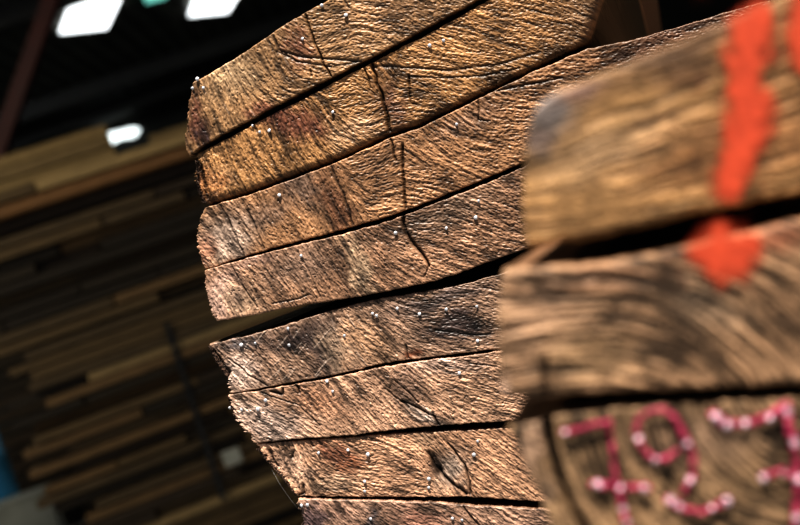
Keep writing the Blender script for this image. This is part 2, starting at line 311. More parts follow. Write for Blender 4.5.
boards[8] = build_board('sawn_board', T8, B8, [(298, 498.5), (300, 510), (304, 530), (316, 562)], DM, KM, .58,
    [(320, 515, -50), (360, 515, -35), (420, 515, -20), (480, 520, -35), (540, 520, -30), (450, 550, -30)],
    (.36, .23, .165), [(312, 518, 12, 12, 0, (.15, .10, .10), .7), (340, 510, 20, 8, 0, (.45, .28, .21), .5), (420, 520, 30, 14, 0, (.28, .14, .10), .5), (372, 518, 5, 8, 0, (.1, .08, .08), .7)],
    [([(464, 506), (470, 514), (480, 526)], .9, 2), ([(300, 505), (305, 530)], 1.5, 2)],
    out=3, rt=1.2, rb=1.5, jag=1.3, gain=1.1)
LAB = {1: 'rough brown sawn board, topmost of the sharp middle stack, with a pointed left corner',
       2: 'golden brown sawn board with dark rounded lower edge and torn orange chip at left end',
       3: 'sawn board directly below the one with the torn orange chip, in the sharp stack',
       4: 'sawn board above the open wedge-shaped gap, with a forked dark crack in its end grain',
       5: 'grey-stained sawn board just below the open wedge-shaped gap, scratched and dotted with nails',
       6: 'light brown sawn board with splintered silvery grain, directly under the grey-stained scratched board',
       7: 'pinkish brown sawn board with a dark flaking knot hole, in the sharp stack',
       8: 'reddish brown board cut off by the bottom of the photo, lowest of the sharp stack'}
GM = 'boards of the sharp middle stack'
for i in boards: tag(boards[i][0], LAB[i], 'board', GM)

# nails with pale heads, standing a little proud of the saw cut
def nail_mesh(bent):
    V = []; F = []
    ring = 10
    prof = [(.6, -4), (.6, .5), (1.5, .75), (1.75, 1.1), (1.3, 1.5), (.01, 1.65)]
    for (r, z) in prof:
        for a in range(ring):
            th = 2 * PI * a / ring; V.append((r * math.cos(th) * .001 * (1 + .12 * math.sin(3 * th)), r * math.sin(th) * .001 + bent * max(z, 0) * .00035, z * .001))
    for j in range(len(prof) - 1):
        for a in range(ring): F.append((j * ring + a, j * ring + (a + 1) % ring, (j + 1) * ring + (a + 1) % ring, (j + 1) * ring + a))
    me = bpy.data.meshes.new('nail'); me.from_pydata(V, [], F); me.materials.append(M_NAIL)
    me.polygons.foreach_set('use_smooth', np.ones(len(F), bool)); me.update(); return me
NM = [nail_mesh(-1.0), nail_mesh(.6), nail_mesh(0)]
NAILS = {1: [(194, 88), (199, 79.5), (205, 88.5), (304, 39), (323, 6), (347, 16)], 2: [(260, 132), (270, 131), (253, 126), (333, 112), (430, 46), (444, 41)], 3: [(280, 195), (457.5, 124)],
         4: [(303, 255), (480, 201), (477, 217.5), (397, 233), (448, 228)], 5: [(242, 345), (256, 342.5), (289, 328), (290, 345), (373, 313), (377, 315), (398, 308), (420, 314), (447, 309.5), (477, 306.5), (478, 341), (345, 335)],
         6: [(231, 407), (243, 409), (259, 408), (267, 400), (328, 380.5), (334, 391), (460, 373)], 7: [(319, 452.5), (348, 450), (368, 454), (365, 481), (365, 491), (478, 441), (474, 454), (429, 479), (429, 487)],
         8: [(303, 504), (309, 504), (453, 517), (463, 519), (372, 518)]}
for b, pts in NAILS.items():
    o, g = boards[b]
    for (px, py) in pts:
        p = on_plane(px, py, DM, KM) - AX * (g['out'] * .001 + .0003)
        n = bpy.data.objects.new('nail', random.choice(NM)); C.objects.link(n); n.parent = o
        d = Vector(-AX) + Vector((random.gauss(0, .25), 0, random.gauss(.15, .25)))
        n.rotation_euler = d.to_track_quat('Z', 'Y').to_euler(); n.location = Vector(p)
        s = random.uniform(.85, 1.25); n.scale = (s, s, s)

# ragged bark on the waney left ends
def bark_strip(parent, path, wd, y0=DM, k=KM, out=0.0, n=None, mat=M_BARK, depth=.05, thick=2.5, label=None):
    q = interp_curve(path, n or int(np.hypot(*np.diff(np.array(path, float), axis=0).T).sum() / .8))
    m = len(q); rows = []
    W = 8
    for j in range(W):
        u = j / (W - 1)
        ox = (u - .5) * wd * (1 + .35 * rng.standard_normal(m)); oy = .5 * rng.standard_normal(m)
        z = math.sin(u * PI) * thick * (1 + .45 * rng.standard_normal(m)) * .001
        P = on_plane(q[:, 0] + ox, q[:, 1] + oy, y0, k) - AX * (z[:, None] + out * .001)
        rows.append(P)
    back = rows[0] + AX * depth; rows = [back] + rows + [rows[-1] + AX * depth]
    V = np.concatenate(rows); R = len(rows); idx = np.arange(R * m).reshape(R, m)
    Q = np.stack([idx[:-1, :-1], idx[1:, :-1], idx[1:, 1:], idx[:-1, 1:]], -1).reshape(-1, 4)
    # facing either way is fine: double sided shading
    cols = np.tile((.2, .1, .06), (len(V), 1)) * np.clip(1 + .5 * rng.standard_normal((len(V), 1)), .2, 2)
    o = np_mesh('bark_strip', V, Q, cols, mat, parent)
    if label: o['label'] = label
bark_strip(boards[2][0], [(197, 160), (199, 172), (198, 182), (200, 192), (205, 203)], 4, out=-1)
bark_strip(boards[5][0], [(211, 347), (214, 354), (220, 365), (227, 375)], 5, out=-1)
bark_strip(boards[6][0], [(229, 396), (233, 408), (238, 419)], 2.5, out=0)
bark_strip(boards[7][0], [(258, 448), (266, 459), (279, 473), (290, 487), (297, 495)], 4, out=-1.5)

# trestles carrying the two stacks (below the picture)
M_TIMB = noise_mat('rough_timber', (.10, .065, .04), (.22, .15, .09), 8, stretch=(1, 1, 4), rough=.8)
def trestle(name, p, ztop, half, label):
    e = bpy.data.objects.new(name, None); C.objects.link(e); e.location = (p[0], p[1], 0); tag(e, label, 'trestle', 'trestles')
    sx = Vector((AX[1], -AX[0], 0)); sy = Vector(AX)
    def bar(nm, a, b, w):
        a = Vector(a); b = Vector(b); d = (b - a).normalized(); u = d.orthogonal().normalized(); v = d.cross(u); V = []
        for q in (a, b):
            for (i, j) in ((-1, -1), (1, -1), (1, 1), (-1, 1)): V.append(q + u * i * w / 2 + v * j * w / 2)
        return mesh_obj(nm, V, [(3, 2, 1, 0), (4, 5, 6, 7), (0, 1, 5, 4), (1, 2, 6, 5), (2, 3, 7, 6), (3, 0, 4, 7)], M_TIMB, e)
    bar('beam', sx * -half + Z_ * (ztop - .07), sx * half + Z_ * (ztop - .07), .08)
    for i in (-.8, .8):
        for j in (-1, 1): bar('leg', sx * half * i + Z_ * (ztop - .06), sx * half * i + sy * j * .18, .055)
Z_ = Vector((0, 0, 1))

# a single cobweb thread beside the lowest boards
def tube(name, pts, r, mat, parent=None, seg=6):
    P = [Vector(p) for p in pts]; V = []; F = []
    for i, p in enumerate(P):
        d = (P[min(i + 1, len(P) - 1)] - P[max(i - 1, 0)]).normalized(); a = d.orthogonal().normalized(); b = d.cross(a)
        rr = r[i] if isinstance(r, (list, tuple)) else r
        for j in range(seg): V.append(p + (a * math.cos(2 * PI * j / seg) + b * math.sin(2 * PI * j / seg)) * rr)
    for i in range(len(P) - 1):
        for j in range(seg): F.append((i * seg + j, i * seg + (j + 1) % seg, (i + 1) * seg + (j + 1) % seg, (i + 1) * seg + j))
    F.append(tuple(range(seg))[::-1]); F.append(tuple(range((len(P) - 1) * seg, len(P) * seg)))
    return mesh_obj(name, V, F, mat, parent, True)
M_WEB = noise_mat('cobweb', (.25, .25, .27), (.4, .4, .42), 50, rough=.5)
cw = tube('cobweb_thread', [on_plane(x, y, DM, KM) for x, y in [(272, 470), (281, 486), (291, 500), (299, 510)]], .00009, M_WEB)
tag(cw, 'fine pale cobweb thread hanging off the lower left ends of the sharp boards', 'cobweb')

# ------------------------------------------------------------------ the near, blurred stack on the right
F1T = [(528, 128), (537, 106), (552, 93), (580, 81), (612, 69), (650, 53), (690, 36), (740, 15), (800, -12), (870, -40)]
F1B = [(527, 249), (560, 243), (600, 237), (640, 229), (700, 214), (750, 204), (800, 193), (870, 180)]
F2T = [(503, 270), (540, 268), (576, 266), (640, 257), (696, 244), (760, 230), (800, 220), (870, 206)]
F2B = [(505, 398), (530, 399), (556, 398), (580, 395), (640, 392), (720, 389), (800, 385), (870, 382)]
F3T = [(507, 428), (540, 422), (560, 415), (600, 409), (680, 403), (800, 397), (870, 394)]
F3B = [(575, 590), (640, 600), (720, 605), (800, 605), (870, 605)]
D1, D2, D3 = .53, .52, .523
n1, g1 = build_board('sawn_board', F1T, F1B, [(528, 128), (524, 150), (522, 200), (523, 235), (527, 249)], D1, -.05, 1.3,
    [(540, 120, 25), (560, 160, 16), (600, 200, 12), (600, 110, 20), (650, 150, 16), (680, 90, 18), (740, 60, 18), (740, 170, 12), (800, 60, 20), (800, 150, 15), (560, 220, 8)],
    (.46, .27, .12), [(548, 112, 26, 22, 35, (.27, .23, .215), .85), (585, 90, 26, 9, 20, (.32, .20, .16), .7), (540, 140, 14, 16, 20, (.30, .22, .19), .7), (690, 70, 45, 16, 10, (.22, .12, .06), .7), (700, 42, 110, 15, 21, (.19, .11, .06), .75), (610, 150, 75, 26, 18, (.66, .43, .24), .6), (640, 190, 70, 20, 12, (.55, .33, .15), .5), (680, 165, 30, 8, 12, (.25, .14, .07), .5), (655, 118, 30, 6, 15, (.22, .13, .07), .6), (740, 150, 110, 40, 12, (.33, .17, .075), .75), (780, 70, 60, 60, 0, (.34, .18, .08), .6), (640, 225, 90, 8, 12, (.3, .19, .09), .6)],
    [], rt=7, rb=9, rl=7, length=1.9, amp_f=.25, amp_c=.42, mat=M_FG, mm=1.35, contrast=1.05, Lc=75, edge_j=1.2)
n2, g2 = build_board('sawn_board', F2T, F2B, [(503, 270), (498, 300), (497, 350), (500, 385), (505, 398)], D2, -.05, 1.3,
    None, (.33, .205, .12), [(530, 330, 30, 60, 0, (.38, .24, .15), .5), (620, 275, 90, 14, 8, (.30, .17, .10), .6), (540, 300, 22, 30, 0, (.46, .29, .18), .5), (770, 240, 40, 16, 15, (.38, .16, .09), .6), (700, 300, 50, 22, -30, (.34, .24, .16), .5), (590, 360, 50, 26, 0, (.34, .22, .12), .5), (505, 390, 6, 8, 0, (.7, .5, .4), .9)],
    [([(545, 358), (544, 375), (546, 395)], 3.0, 5.0)],
    rings=lambda X, Y: (lambda a, b, w: ((a * (1 - w) + 1.0 * w) / np.hypot(a * (1 - w) + w, b * (1 - w)), (b * (1 - w)) / np.hypot(a * (1 - w) + w, b * (1 - w))))(
        -(Y - 500) / np.hypot(X - 590, Y - 500), (X - 590) / np.hypot(X - 590, Y - 500), .75 / (1 + np.exp((X - 570) / 25)) + .35 / (1 + np.exp((Y - 290) / 8))),
    rt=6, rb=9, rl=4, length=1.9, amp_f=.3, amp_c=.8, mat=M_FG, mm=1.7, contrast=2.1, Lc=54, edge_j=1.0)
n3, g3 = build_board('sawn_board', F3T, F3B, [(507, 428), (513, 442), (526, 468), (541, 502), (575, 590)], D3, -.05, 1.3,
    None, (.27, .175, .10), [(528, 450, 14, 45, -15, (.42, .28, .19), .85), (540, 500, 10, 30, -20, (.40, .27, .18), .7), (570, 470, 14, 50, -12, (.36, .24, .14), .5), (700, 440, 70, 30, 0, (.24, .16, .11), .5), (620, 500, 50, 30, 0, (.33, .21, .12), .4)],
    [([(545, 418), (549, 445), (556, 470), (566, 500), (585, 535), (600, 560)], 4.6, 14.0), ([(515, 438), (540, 447)], 1.5, 2.0)],
    rings=(810, 375, .95), rt=4, rb=4, rl=5, length=1.9, amp_f=.3, amp_c=.8, mat=M_FG, mm=1.5, contrast=2.3, Lc=56, edge_j=1.0)
GF = 'boards of the blurred near stack'
tag(n1, 'blurred pale golden board end crossed by a broad orange spray stripe, at upper right', 'board', GF)
tag(n2, 'blurred brown board end with curving growth rings and one round orange paint spot', 'board', GF)
tag(n3, 'blurred board end with pink painted digits and a dark split along its left side', 'board', GF)
# spray paint -------------------------------------------------------
def paint_mat(name, c1, c2, rough, sharp, bump=.0015, scale=500, amax=1.0):
    m, nt, b = new_mat(name); N = nt.nodes; L = nt.links
    tc = N.new('ShaderNodeTexCoord'); ns = N.new('ShaderNodeTexNoise'); ns.inputs['Scale'].default_value = scale; ns.inputs['Detail'].default_value = 4
    L.new(tc.outputs['Object'], ns.inputs['Vector'])
    mc = N.new('ShaderNodeMix'); mc.data_type = 'RGBA'; mc.inputs[6].default_value = (*c1, 1); mc.inputs[7].default_value = (*c2, 1)
    L.new(ns.outputs['Fac'], mc.inputs[0]); L.new(mc.outputs[2], b.inputs['Base Color'])
    bp = N.new('ShaderNodeBump'); bp.inputs['Strength'].default_value = .8; bp.inputs['Distance'].default_value = bump
    L.new(ns.outputs['Fac'], bp.inputs['Height']); L.new(bp.outputs['Normal'], b.inputs['Normal']); b.inputs['Roughness'].default_value = rough
    at = N.new('ShaderNodeAttribute'); at.attribute_name = 'cover'
    ad = N.new('ShaderNodeMath'); ad.operation = 'ADD'; L.new(at.outputs['Fac'], ad.inputs[0])
    n2_ = N.new('ShaderNodeMapRange'); n2_.inputs['To Min'].default_value = -.3; n2_.inputs['To Max'].default_value = .3; L.new(ns.outputs['Fac'], n2_.inputs['Value'])
    L.new(n2_.outputs['Result'], ad.inputs[1])
    mr = N.new('ShaderNodeMapRange'); mr.inputs['From Min'].default_value = .5 - sharp; mr.inputs['From Max'].default_value = .5 + sharp
    L.new(ad.outputs[0], mr.inputs['Value']); m3 = N.new('ShaderNodeMapRange'); m3.inputs['From Min'].default_value = .05; m3.inputs['From Max'].default_value = .45; m3.inputs['To Max'].default_value = amax; L.new(at.outputs['Fac'], m3.inputs['Value'])
    ml = N.new('ShaderNodeMath'); ml.operation = 'MULTIPLY'; L.new(mr.outputs['Result'], ml.inputs[0]); L.new(m3.outputs['Result'], ml.inputs[1]); L.new(ml.outputs[0], b.inputs['Alpha'])
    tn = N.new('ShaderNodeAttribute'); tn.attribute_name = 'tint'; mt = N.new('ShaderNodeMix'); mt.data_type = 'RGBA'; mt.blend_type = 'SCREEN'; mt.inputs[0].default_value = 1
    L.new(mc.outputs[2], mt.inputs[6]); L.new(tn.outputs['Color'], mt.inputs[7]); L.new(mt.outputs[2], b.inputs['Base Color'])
    return m
M_OR = paint_mat('orange_spray_paint', (.40, .05, .02), (.85, .13, .05), .7, .42, bump=.0006, scale=140, amax=.93)
M_PK = paint_mat('pink_marking_paint', (.26, .015, .05), (.55, .06, .15), .28, .2, bump=.003, scale=420)
M_PK.node_tree.nodes['Principled BSDF'].inputs['Metallic'].default_value = .25
def paint_patch(parent, strokes, y0, k, out, mat, name, label, step=1.5, soft=1.0, ridge=0.0, glint_beads=(), wk=1.0):
    """strokes: list of (polyline, half width) or polyline of (x, y, half width)"""
    allp = np.array([(p[0], p[1]) for s in strokes for p in s]); wmax = max(p[2] for s in strokes for p in s) * 1.8
    x0, y0_ = allp.min(0) - wmax; x1, y1 = allp.max(0) + wmax
    nx = int((x1 - x0) / step) + 1; ny = int((y1 - y0_) / step) + 1
    gy, gx = np.mgrid[0:ny, 0:nx] * step; gx = gx + x0; gy = gy + y0_
    n_ = unit(blur(rng.standard_normal((ny, nx)), 3.0)); 
    cov = np.zeros((ny, nx))
    for s in strokes:
        for (a, b) in zip(s[:-1], s[1:]):
            a = (a[0], a[1], a[2] * wk); b = (b[0], b[1], b[2] * wk)
            dx, dy = b[0] - a[0], b[1] - a[1]; L2 = dx * dx + dy * dy + 1e-9
            t = np.clip(((gx - a[0]) * dx + (gy - a[1]) * dy) / L2, 0, 1)
            d = np.hypot(gx - a[0] - t * dx, gy - a[1] - t * dy); w = a[2] + (b[2] - a[2]) * t
            cov = np.maximum(cov, 1.15 - .65 * (d / w) ** (1.5 / soft))
    cov = np.clip(cov + .08 * n_, 0, 1.3)
    keep = cov > .02
    P = on_plane(gx, gy, y0, k); u = y0 / FPX
    hh = (np.clip(cov, 0, 1) ** 1.5 * ridge * (1 + .5 * n_)) * u
    tnt = np.zeros((ny, nx, 3))
    for (bx, by, br) in glint_beads:
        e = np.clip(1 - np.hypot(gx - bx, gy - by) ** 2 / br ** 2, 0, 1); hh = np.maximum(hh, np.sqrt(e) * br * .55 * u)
        cov = np.where(e > 0, 1.3, cov); tnt = np.maximum(tnt, np.clip(e * 1.6, 0, 1)[..., None] * np.array((.95, .78, .86)))  # whitish tint paints a glint into the colour of each bead
    P = P - AX * (out * .001 + hh)[..., None]
    idx = np.arange(nx * ny).reshape(ny, nx)
    q = np.stack([idx[:-1, :-1], idx[1:, :-1], idx[1:, 1:], idx[:-1, 1:]], -1).reshape(-1, 4)
    kq = keep.ravel()[q].any(1); q = q[kq]
    used = np.unique(q); rm = -np.ones(nx * ny, int); rm[used] = np.arange(len(used))
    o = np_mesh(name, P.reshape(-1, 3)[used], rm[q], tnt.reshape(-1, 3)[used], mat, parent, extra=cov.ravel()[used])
    o['label'] = label; return o
paint_patch(n1, [[(759, 12, 11), (751, 30, 18), (749, 52, 18), (744, 76, 12), (742, 92, 11), (750, 108, 19), (748, 128, 18), (740, 150, 15), (733, 170, 13), (727, 186, 13)]], D1, -.05, 1.9, M_OR, 'paint_stripe', 'broad orange spray paint stripe', soft=1.25, wk=1.2)
paint_patch(n1, [[(812, 0, 16), (808, 30, 18), (806, 52, 15), (806, 66, 8)]], D1, -.05, 1.9, M_OR, 'paint_stripe', 'orange spray paint mark at the right edge', soft=1.25, wk=1.2)
paint_patch(n2, [[(703, 251, 12), (722, 249, 20), (727, 256, 22), (741, 249, 16)]], D2, -.05, 1.6, M_OR, 'paint_spot', 'round orange spray paint spot', soft=1.25, wk=1.2)
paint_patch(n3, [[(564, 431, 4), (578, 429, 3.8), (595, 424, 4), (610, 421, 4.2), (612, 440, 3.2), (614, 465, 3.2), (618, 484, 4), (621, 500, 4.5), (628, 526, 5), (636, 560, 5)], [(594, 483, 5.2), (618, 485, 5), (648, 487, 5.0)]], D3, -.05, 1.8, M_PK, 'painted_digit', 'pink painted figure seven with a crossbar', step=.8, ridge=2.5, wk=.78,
            glint_beads=[(598, 483, 4.5), (621, 486, 3), (644, 487, 4.2), (566, 431, 3), (623, 507, 4), (627, 521, 4)])
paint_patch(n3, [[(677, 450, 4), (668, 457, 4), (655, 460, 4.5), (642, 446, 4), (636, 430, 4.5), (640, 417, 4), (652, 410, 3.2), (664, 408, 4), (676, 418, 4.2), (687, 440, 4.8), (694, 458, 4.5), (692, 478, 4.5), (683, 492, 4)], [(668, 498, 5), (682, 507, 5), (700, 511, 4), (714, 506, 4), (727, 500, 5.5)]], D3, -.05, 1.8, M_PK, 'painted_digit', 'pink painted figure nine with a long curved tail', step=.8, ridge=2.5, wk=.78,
            glint_beads=[(639, 437, 3.2), (655, 459, 4), (687, 443, 3.8), (690, 479, 4), (671, 499, 4.6), (680, 505, 3.6), (727, 500, 5), (712, 506, 2.5)])
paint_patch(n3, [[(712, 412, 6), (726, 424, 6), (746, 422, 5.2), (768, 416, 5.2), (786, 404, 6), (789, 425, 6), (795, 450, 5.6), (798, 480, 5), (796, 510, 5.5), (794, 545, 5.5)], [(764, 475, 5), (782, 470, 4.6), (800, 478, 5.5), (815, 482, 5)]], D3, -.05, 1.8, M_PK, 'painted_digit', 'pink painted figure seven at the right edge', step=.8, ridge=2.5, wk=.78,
            glint_beads=[(716, 416, 5), (727, 424, 5), (745, 422, 4), (770, 417, 4.2), (787, 410, 5), (763, 477, 4.5), (783, 472, 3.5), (797, 478, 5), (794, 440, 5), (797, 515, 4.5)])

# ------------------------------------------------------------------ background: the shed and its lumber
M_CONC = noise_mat('concrete_floor', (.10, .10, .09), (.2, .2, .19), 3, rough=.8)
M_ROOF = noise_mat('dark_roof_sheet', (.035, .034, .027), (.075, .072, .055), 2, rough=.7)
M_BEAM = noise_mat('dark_purlin', (.008, .007, .006), (.018, .016, .013), 4, rough=.6)
M_RED = noise_mat('dark_red_steel', (.06, .005, .004), (.09, .008, .005), 4, rough=.5)
M_WALL = noise_mat('dark_wall_cladding', (.012, .012, .01), (.03, .028, .022), 2, stretch=(1, 1, 6), rough=.8)
M_SKY = emit_mat('daylight_panel', (.93, .98, 1.0), 2.2)
M_DIM = emit_mat('dim_daylight_panel', (.5, .6, .68), .22)
M_GRN = emit_mat('green_daylight_panel', (.25, .7, .6), .9)
def box_vf(c, ax, ay, az, L, W, H):
    c = Vector(c); V = []
    for sx in (-.5, .5):
        for sy in (-.5, .5):
            for sz in (-.5, .5): V.append(c + ax * (sx * L) + ay * (sy * W) + az * (sz * H))
    F = [(0, 1, 3, 2), (4, 6, 7, 5), (0, 4, 5, 1), (2, 3, 7, 6), (0, 2, 6, 4), (1, 5, 7, 3)]
    return V, F
def bevel_box(name, c, ax, ay, az, L, W, H, mat, parent=None, bev=.003):
    import bmesh
    V, F = box_vf(c, ax, ay, az, L, W, H); bm = bmesh.new(); vs = [bm.verts.new(v) for v in V]
    for f in F: bm.faces.new([vs[i] for i in f])
    bmesh.ops.recalc_face_normals(bm, faces=bm.faces)
    bmesh.ops.bevel(bm, geom=bm.edges[:], offset=bev, segments=2, affect='EDGES')
    me = bpy.data.meshes.new(name); bm.to_mesh(me); bm.free(); me.materials.append(mat)
    o = bpy.data.objects.new(name, me); C.objects.link(o)
    if parent: o.parent = parent
    return o
X, Y, Z = Vector((1, 0, 0)), Vector((0, 1, 0)), Vector((0, 0, 1))
ROOFZ = 5.6; FAR = 20.0
def struct(o): o['kind'] = 'structure'; return o
struct(mesh_obj('floor', [(-14, -3, 0), (14, -3, 0), (14, FAR, 0), (-14, FAR, 0)], [(0, 1, 2, 3)], M_CONC))
# corrugated roof
xs = np.arange(-14, 14.01, .125); V = []; F = []
for i, x in enumerate(xs):
    z = ROOFZ + (.03 if i % 2 else 0); V += [(x, 2.2, z), (x, FAR, z)]
for i in range(len(xs) - 1): F.append((2 * i, 2 * i + 1, 2 * i + 3, 2 * i + 2))
struct(mesh_obj('ceiling', V, F, M_ROOF))
def wall(name, pts): return struct(mesh_obj(name, pts, [(0, 1, 2, 3)], M_WALL))
wall('wall_back', [(-14, FAR, 0), (14, FAR, 0), (14, FAR, ROOFZ + .05), (-14, FAR, ROOFZ + .05)])
wall('wall_left', [(-14, 2.2, 0), (-14, FAR, 0), (-14, FAR, ROOFZ), (-14, 2.2, ROOFZ)])
wall('wall_right', [(14, 2.2, 0), (14, FAR, 0), (14, FAR, ROOFZ), (14, 2.2, ROOFZ)])
def ceil_pt(px, py, z=ROOFZ - .05):
    a = (px - 400) / FPX; b = (262.5 - py) / FPX; d = a * RT + b * UP + FW; t = (z - CAM[2]) / d[2]; return CAM + d * t
def quad_panel(name, pts, mat):
    # thin slab with a frame lip so that it reads as a fitted panel
    P = [Vector(p) for p in pts]; n = (P[1] - P[0]).cross(P[3] - P[0]).normalized() * .03
    V = P + [p + n for p in P]; F = [(0, 1, 2, 3), (7, 6, 5, 4)] + [(i, (i + 1) % 4, (i + 1) % 4 + 4, i + 4) for i in range(4)]
    return struct(mesh_obj(name, V, F, mat))
quad_panel('window_1', [ceil_pt(*p) for p in [(72, 3), (121, -1), (107, 29), (60, 34)]], M_SKY)
quad_panel('window_2', [ceil_pt(*p) for p in [(200, -16), (250, -22), (228, 13), (189, 17)]], M_SKY)
quad_panel('window_3', [ceil_pt(*p) for p in [(142, -6), (170, -9), (166, -1), (146, 4)]], M_GRN)
def wpt(px, py, y=FAR - .1): return on_plane(px, py, y, 0)
V = [wpt(*p) for p in [(102, 138), (108, 133), (118, 131), (131, 127.5), (139, 128), (140, 131), (135, 137), (127, 138.5), (121, 139), (114, 143), (107, 145.5), (103, 144)]]
struct(mesh_obj('window_4', V, [tuple(range(len(V)))], emit_mat('daylight_gap', (.9, 1, 1), 1.8)))
def corr_panel(name, c0, c1, half, y=FAR - .15):
    V = []; F = []; n = 18
    for i in range(n + 1):
        t = i / n; px = c0[0] + (c1[0] - c0[0]) * t; py = c0[1] + (c1[1] - c0[1]) * t
        V += [wpt(px - 1, py - half, y - (.1 if i % 2 else 0)), wpt(px + 1, py + half, y - (.1 if i % 2 else 0))]
    for i in range(n): F.append((2 * i, 2 * i + 1, 2 * i + 3, 2 * i + 2))
    return struct(mesh_obj(name, V, F, M_DIM))
corr_panel('window_5', (8, 137), (66, 125), 3.0)
corr_panel('window_6', (20, 112), (72, 102), 3.5)
corr_panel('window_7', (-10, 88), (10, 83), 4)
# purlins under the roof
for i, y in enumerate((6.0, 7.6, 9.2, 10.8, 12.2, 16.6, 18.2)):
    o = bevel_box('roof_purlin', (0, y, ROOFZ - .16), (X + Y * .08).normalized(), Y, Z, 24, .10, .24, M_BEAM)
    tag(o, 'dark roof purlin running across under the shed ceiling', 'beam', 'roof purlins')
    o['kind'] = 'structure'; o.name = 'trim_%d' % (i + 1)
    for k in ('label', 'category', 'group'): del o[k]
a = Vector(on_plane(62, -30, 9, 0)); b = Vector(on_plane(2, 140, 9, 0)); d = (a - b)
zz = d.normalized(); xx = Vector((zz[2], 0, -zz[0]))
o = bevel_box('steel_brace', (a + zz * (ROOFZ - .3 - a[2]) / zz[2] + a - zz * a[2] / zz[2]) / 2, xx, Y, zz, .13, .09, (ROOFZ - .3) / zz[2], M_RED)
tag(o, 'dark red steel brace slanting down at the far upper left of the shed', 'brace')

# lumber stacks: boards lie along BA, faces on the plane y = 5 + .15 x + c
KB = .22; BY = 5.25
BA = Vector((1, KB, 0)).normalized(); BN = Vector((-KB, 1, 0)).normalized()
def wood_mat(name, c, amb=1.0): return noise_mat(name, tuple(v * .55 for v in c), c, 6, stretch=(1.2, 8, 30), rough=.75, bump=.25, bdist=.004)
BG = {'dark': [wood_mat('dark_old_board_%d' % i, c) for i, c in enumerate([(.045, .032, .017), (.06, .04, .022), (.035, .025, .014)])],
      'mid': [wood_mat('brown_board_%d' % i, c) for i, c in enumerate([(.15, .10, .045), (.20, .125, .055), (.12, .082, .04)])],
      'tan': [wood_mat('tan_board_%d' % i, c) for i, c in enumerate([(.42, .30, .14), (.35, .25, .12)])],
      'org': [wood_mat('orange_brown_board', (.26, .14, .055))], 'hot': [wood_mat('bright_tan_board', (.62, .47, .27))]}
def bgs(px, py):   # (distance along the stack, height) of a point on the stack's long side
    p = on_plane(px, py, BY, KB); return p[0] / BA[0], p[2]
SPOT = [(20, 166, 22, 9, 'tan'), (90, 140, 40, 14, 'tan'), (120, 155, 40, 8, 'tan'), (170, 140, 40, 10, 'tan'), (40, 190, 40, 7, 'tan'), (20, 150, 30, 9, 'tan'), (150, 165, 40, 9, 'org'), (60, 190, 30, 6, 'org'),
        (125, 257, 26, 6, 'hot'), (142, 297, 20, 6, 'hot'), (108, 307, 16, 7, 'tan'), (20, 292, 24, 5, 'tan'), (190, 320, 40, 5, 'tan'), (30, 372, 30, 5, 'tan'), (160, 382, 45, 5, 'hot'), (150, 355, 50, 4, 'tan'), (200, 395, 30, 5, 'tan'), (215, 345, 30, 5, 'tan'), (100, 400, 30, 5, 'mid'),
        (240, 455, 28, 7, 'tan'), (215, 497, 45, 5, 'tan'), (200, 470, 30, 6, 'mid'), (60, 440, 26, 5, 'mid'), (35, 410, 20, 6, 'tan'), (75, 510, 30, 6, 'mid'), (120, 440, 40, 5, 'mid'), (25, 345, 40, 4, 'mid'), (80, 330, 40, 5, 'mid')]
rr = random.Random(5)
s_hi, _ = bgs(330, 262)
# bundles listed from the top: (row spacing and thickness in m, first height, last height, left limit px, group)
_, ztop = bgs(120, 150); _, zm1 = bgs(60, 215); _, zm2 = bgs(80, 330); zlow = .12
bundles = [(.062, zm1, ztop, -60, 'boards of the uppermost far lumber bundle', 'uppermost'), (.050, zm2, zm1, -60, 'boards of the middle far lumber bundle', 'middle'), (.045, zlow, zm2, None, 'boards of the lowest far lumber bundle', 'lowest')]
NAME = {'dark': 'dark weathered', 'mid': 'plain brown', 'tan': 'pale tan', 'org': 'orange-brown', 'hot': 'bright tan'}
def px_of(P):
    v = np.array(P) - CAM; return 400 + FPX * v.dot(RT) / v[1], 262.5 - FPX * v.dot(UP) / v[1]
for (pitch, za, zb, lim, grp, word) in bundles:
    z = za + pitch / 2
    while z < zb - pitch * .3:
        th = pitch * rr.uniform(.78, .97)
        # left end of this row, in metres along the stack
        if lim is not None: s = bgs(lim - rr.uniform(0, 90), 262)[0] - .3
        else:
            base_px = 42
            p = on_plane(base_px, 430, BY, KB); s = p[0] / BA[0] + rr.uniform(-.12, .12) - .02
        end = s_hi + rr.uniform(0, .3)
        while s < end:
            L = rr.uniform(.28, 1.1) if rr.random() < .6 else rr.uniform(1.0, 2.2)
            rec = rr.choice([0, 0, .01, .03, .06]) ; 
            c = Vector((BA[0] * (s + L / 2), BY + BA[1] * (s + L / 2), z)) + BN * (rec + .11)
            cpx, cpy = px_of(c - BN * .11); kind = 'dark' if rr.random() < .45 else 'mid'
            if word == 'middle' and rr.random() < .35: kind = 'dark'
            for (sx, sy, rx, ry, kk) in SPOT:
                if abs(cpx - sx) < rx + 12 and abs((cpy - sy) + (cpx - sx) * .3) < ry: kind = kk; break
            if kind == 'hot' : L = min(L, .24); c = Vector((BA[0] * (s + L / 2), BY + BA[1] * (s + L / 2), z)) + BN * .10
            o = bevel_box('lumber_board', c, BA, BN, Z, L - .006, .22, th, rr.choice(BG[kind]))
            tag(o, '%s blurred board in the %s bundle of the far lumber stack' % (NAME[kind], word), 'board', '%s %s' % (NAME[kind], grp))
            s += L
        z += pitch

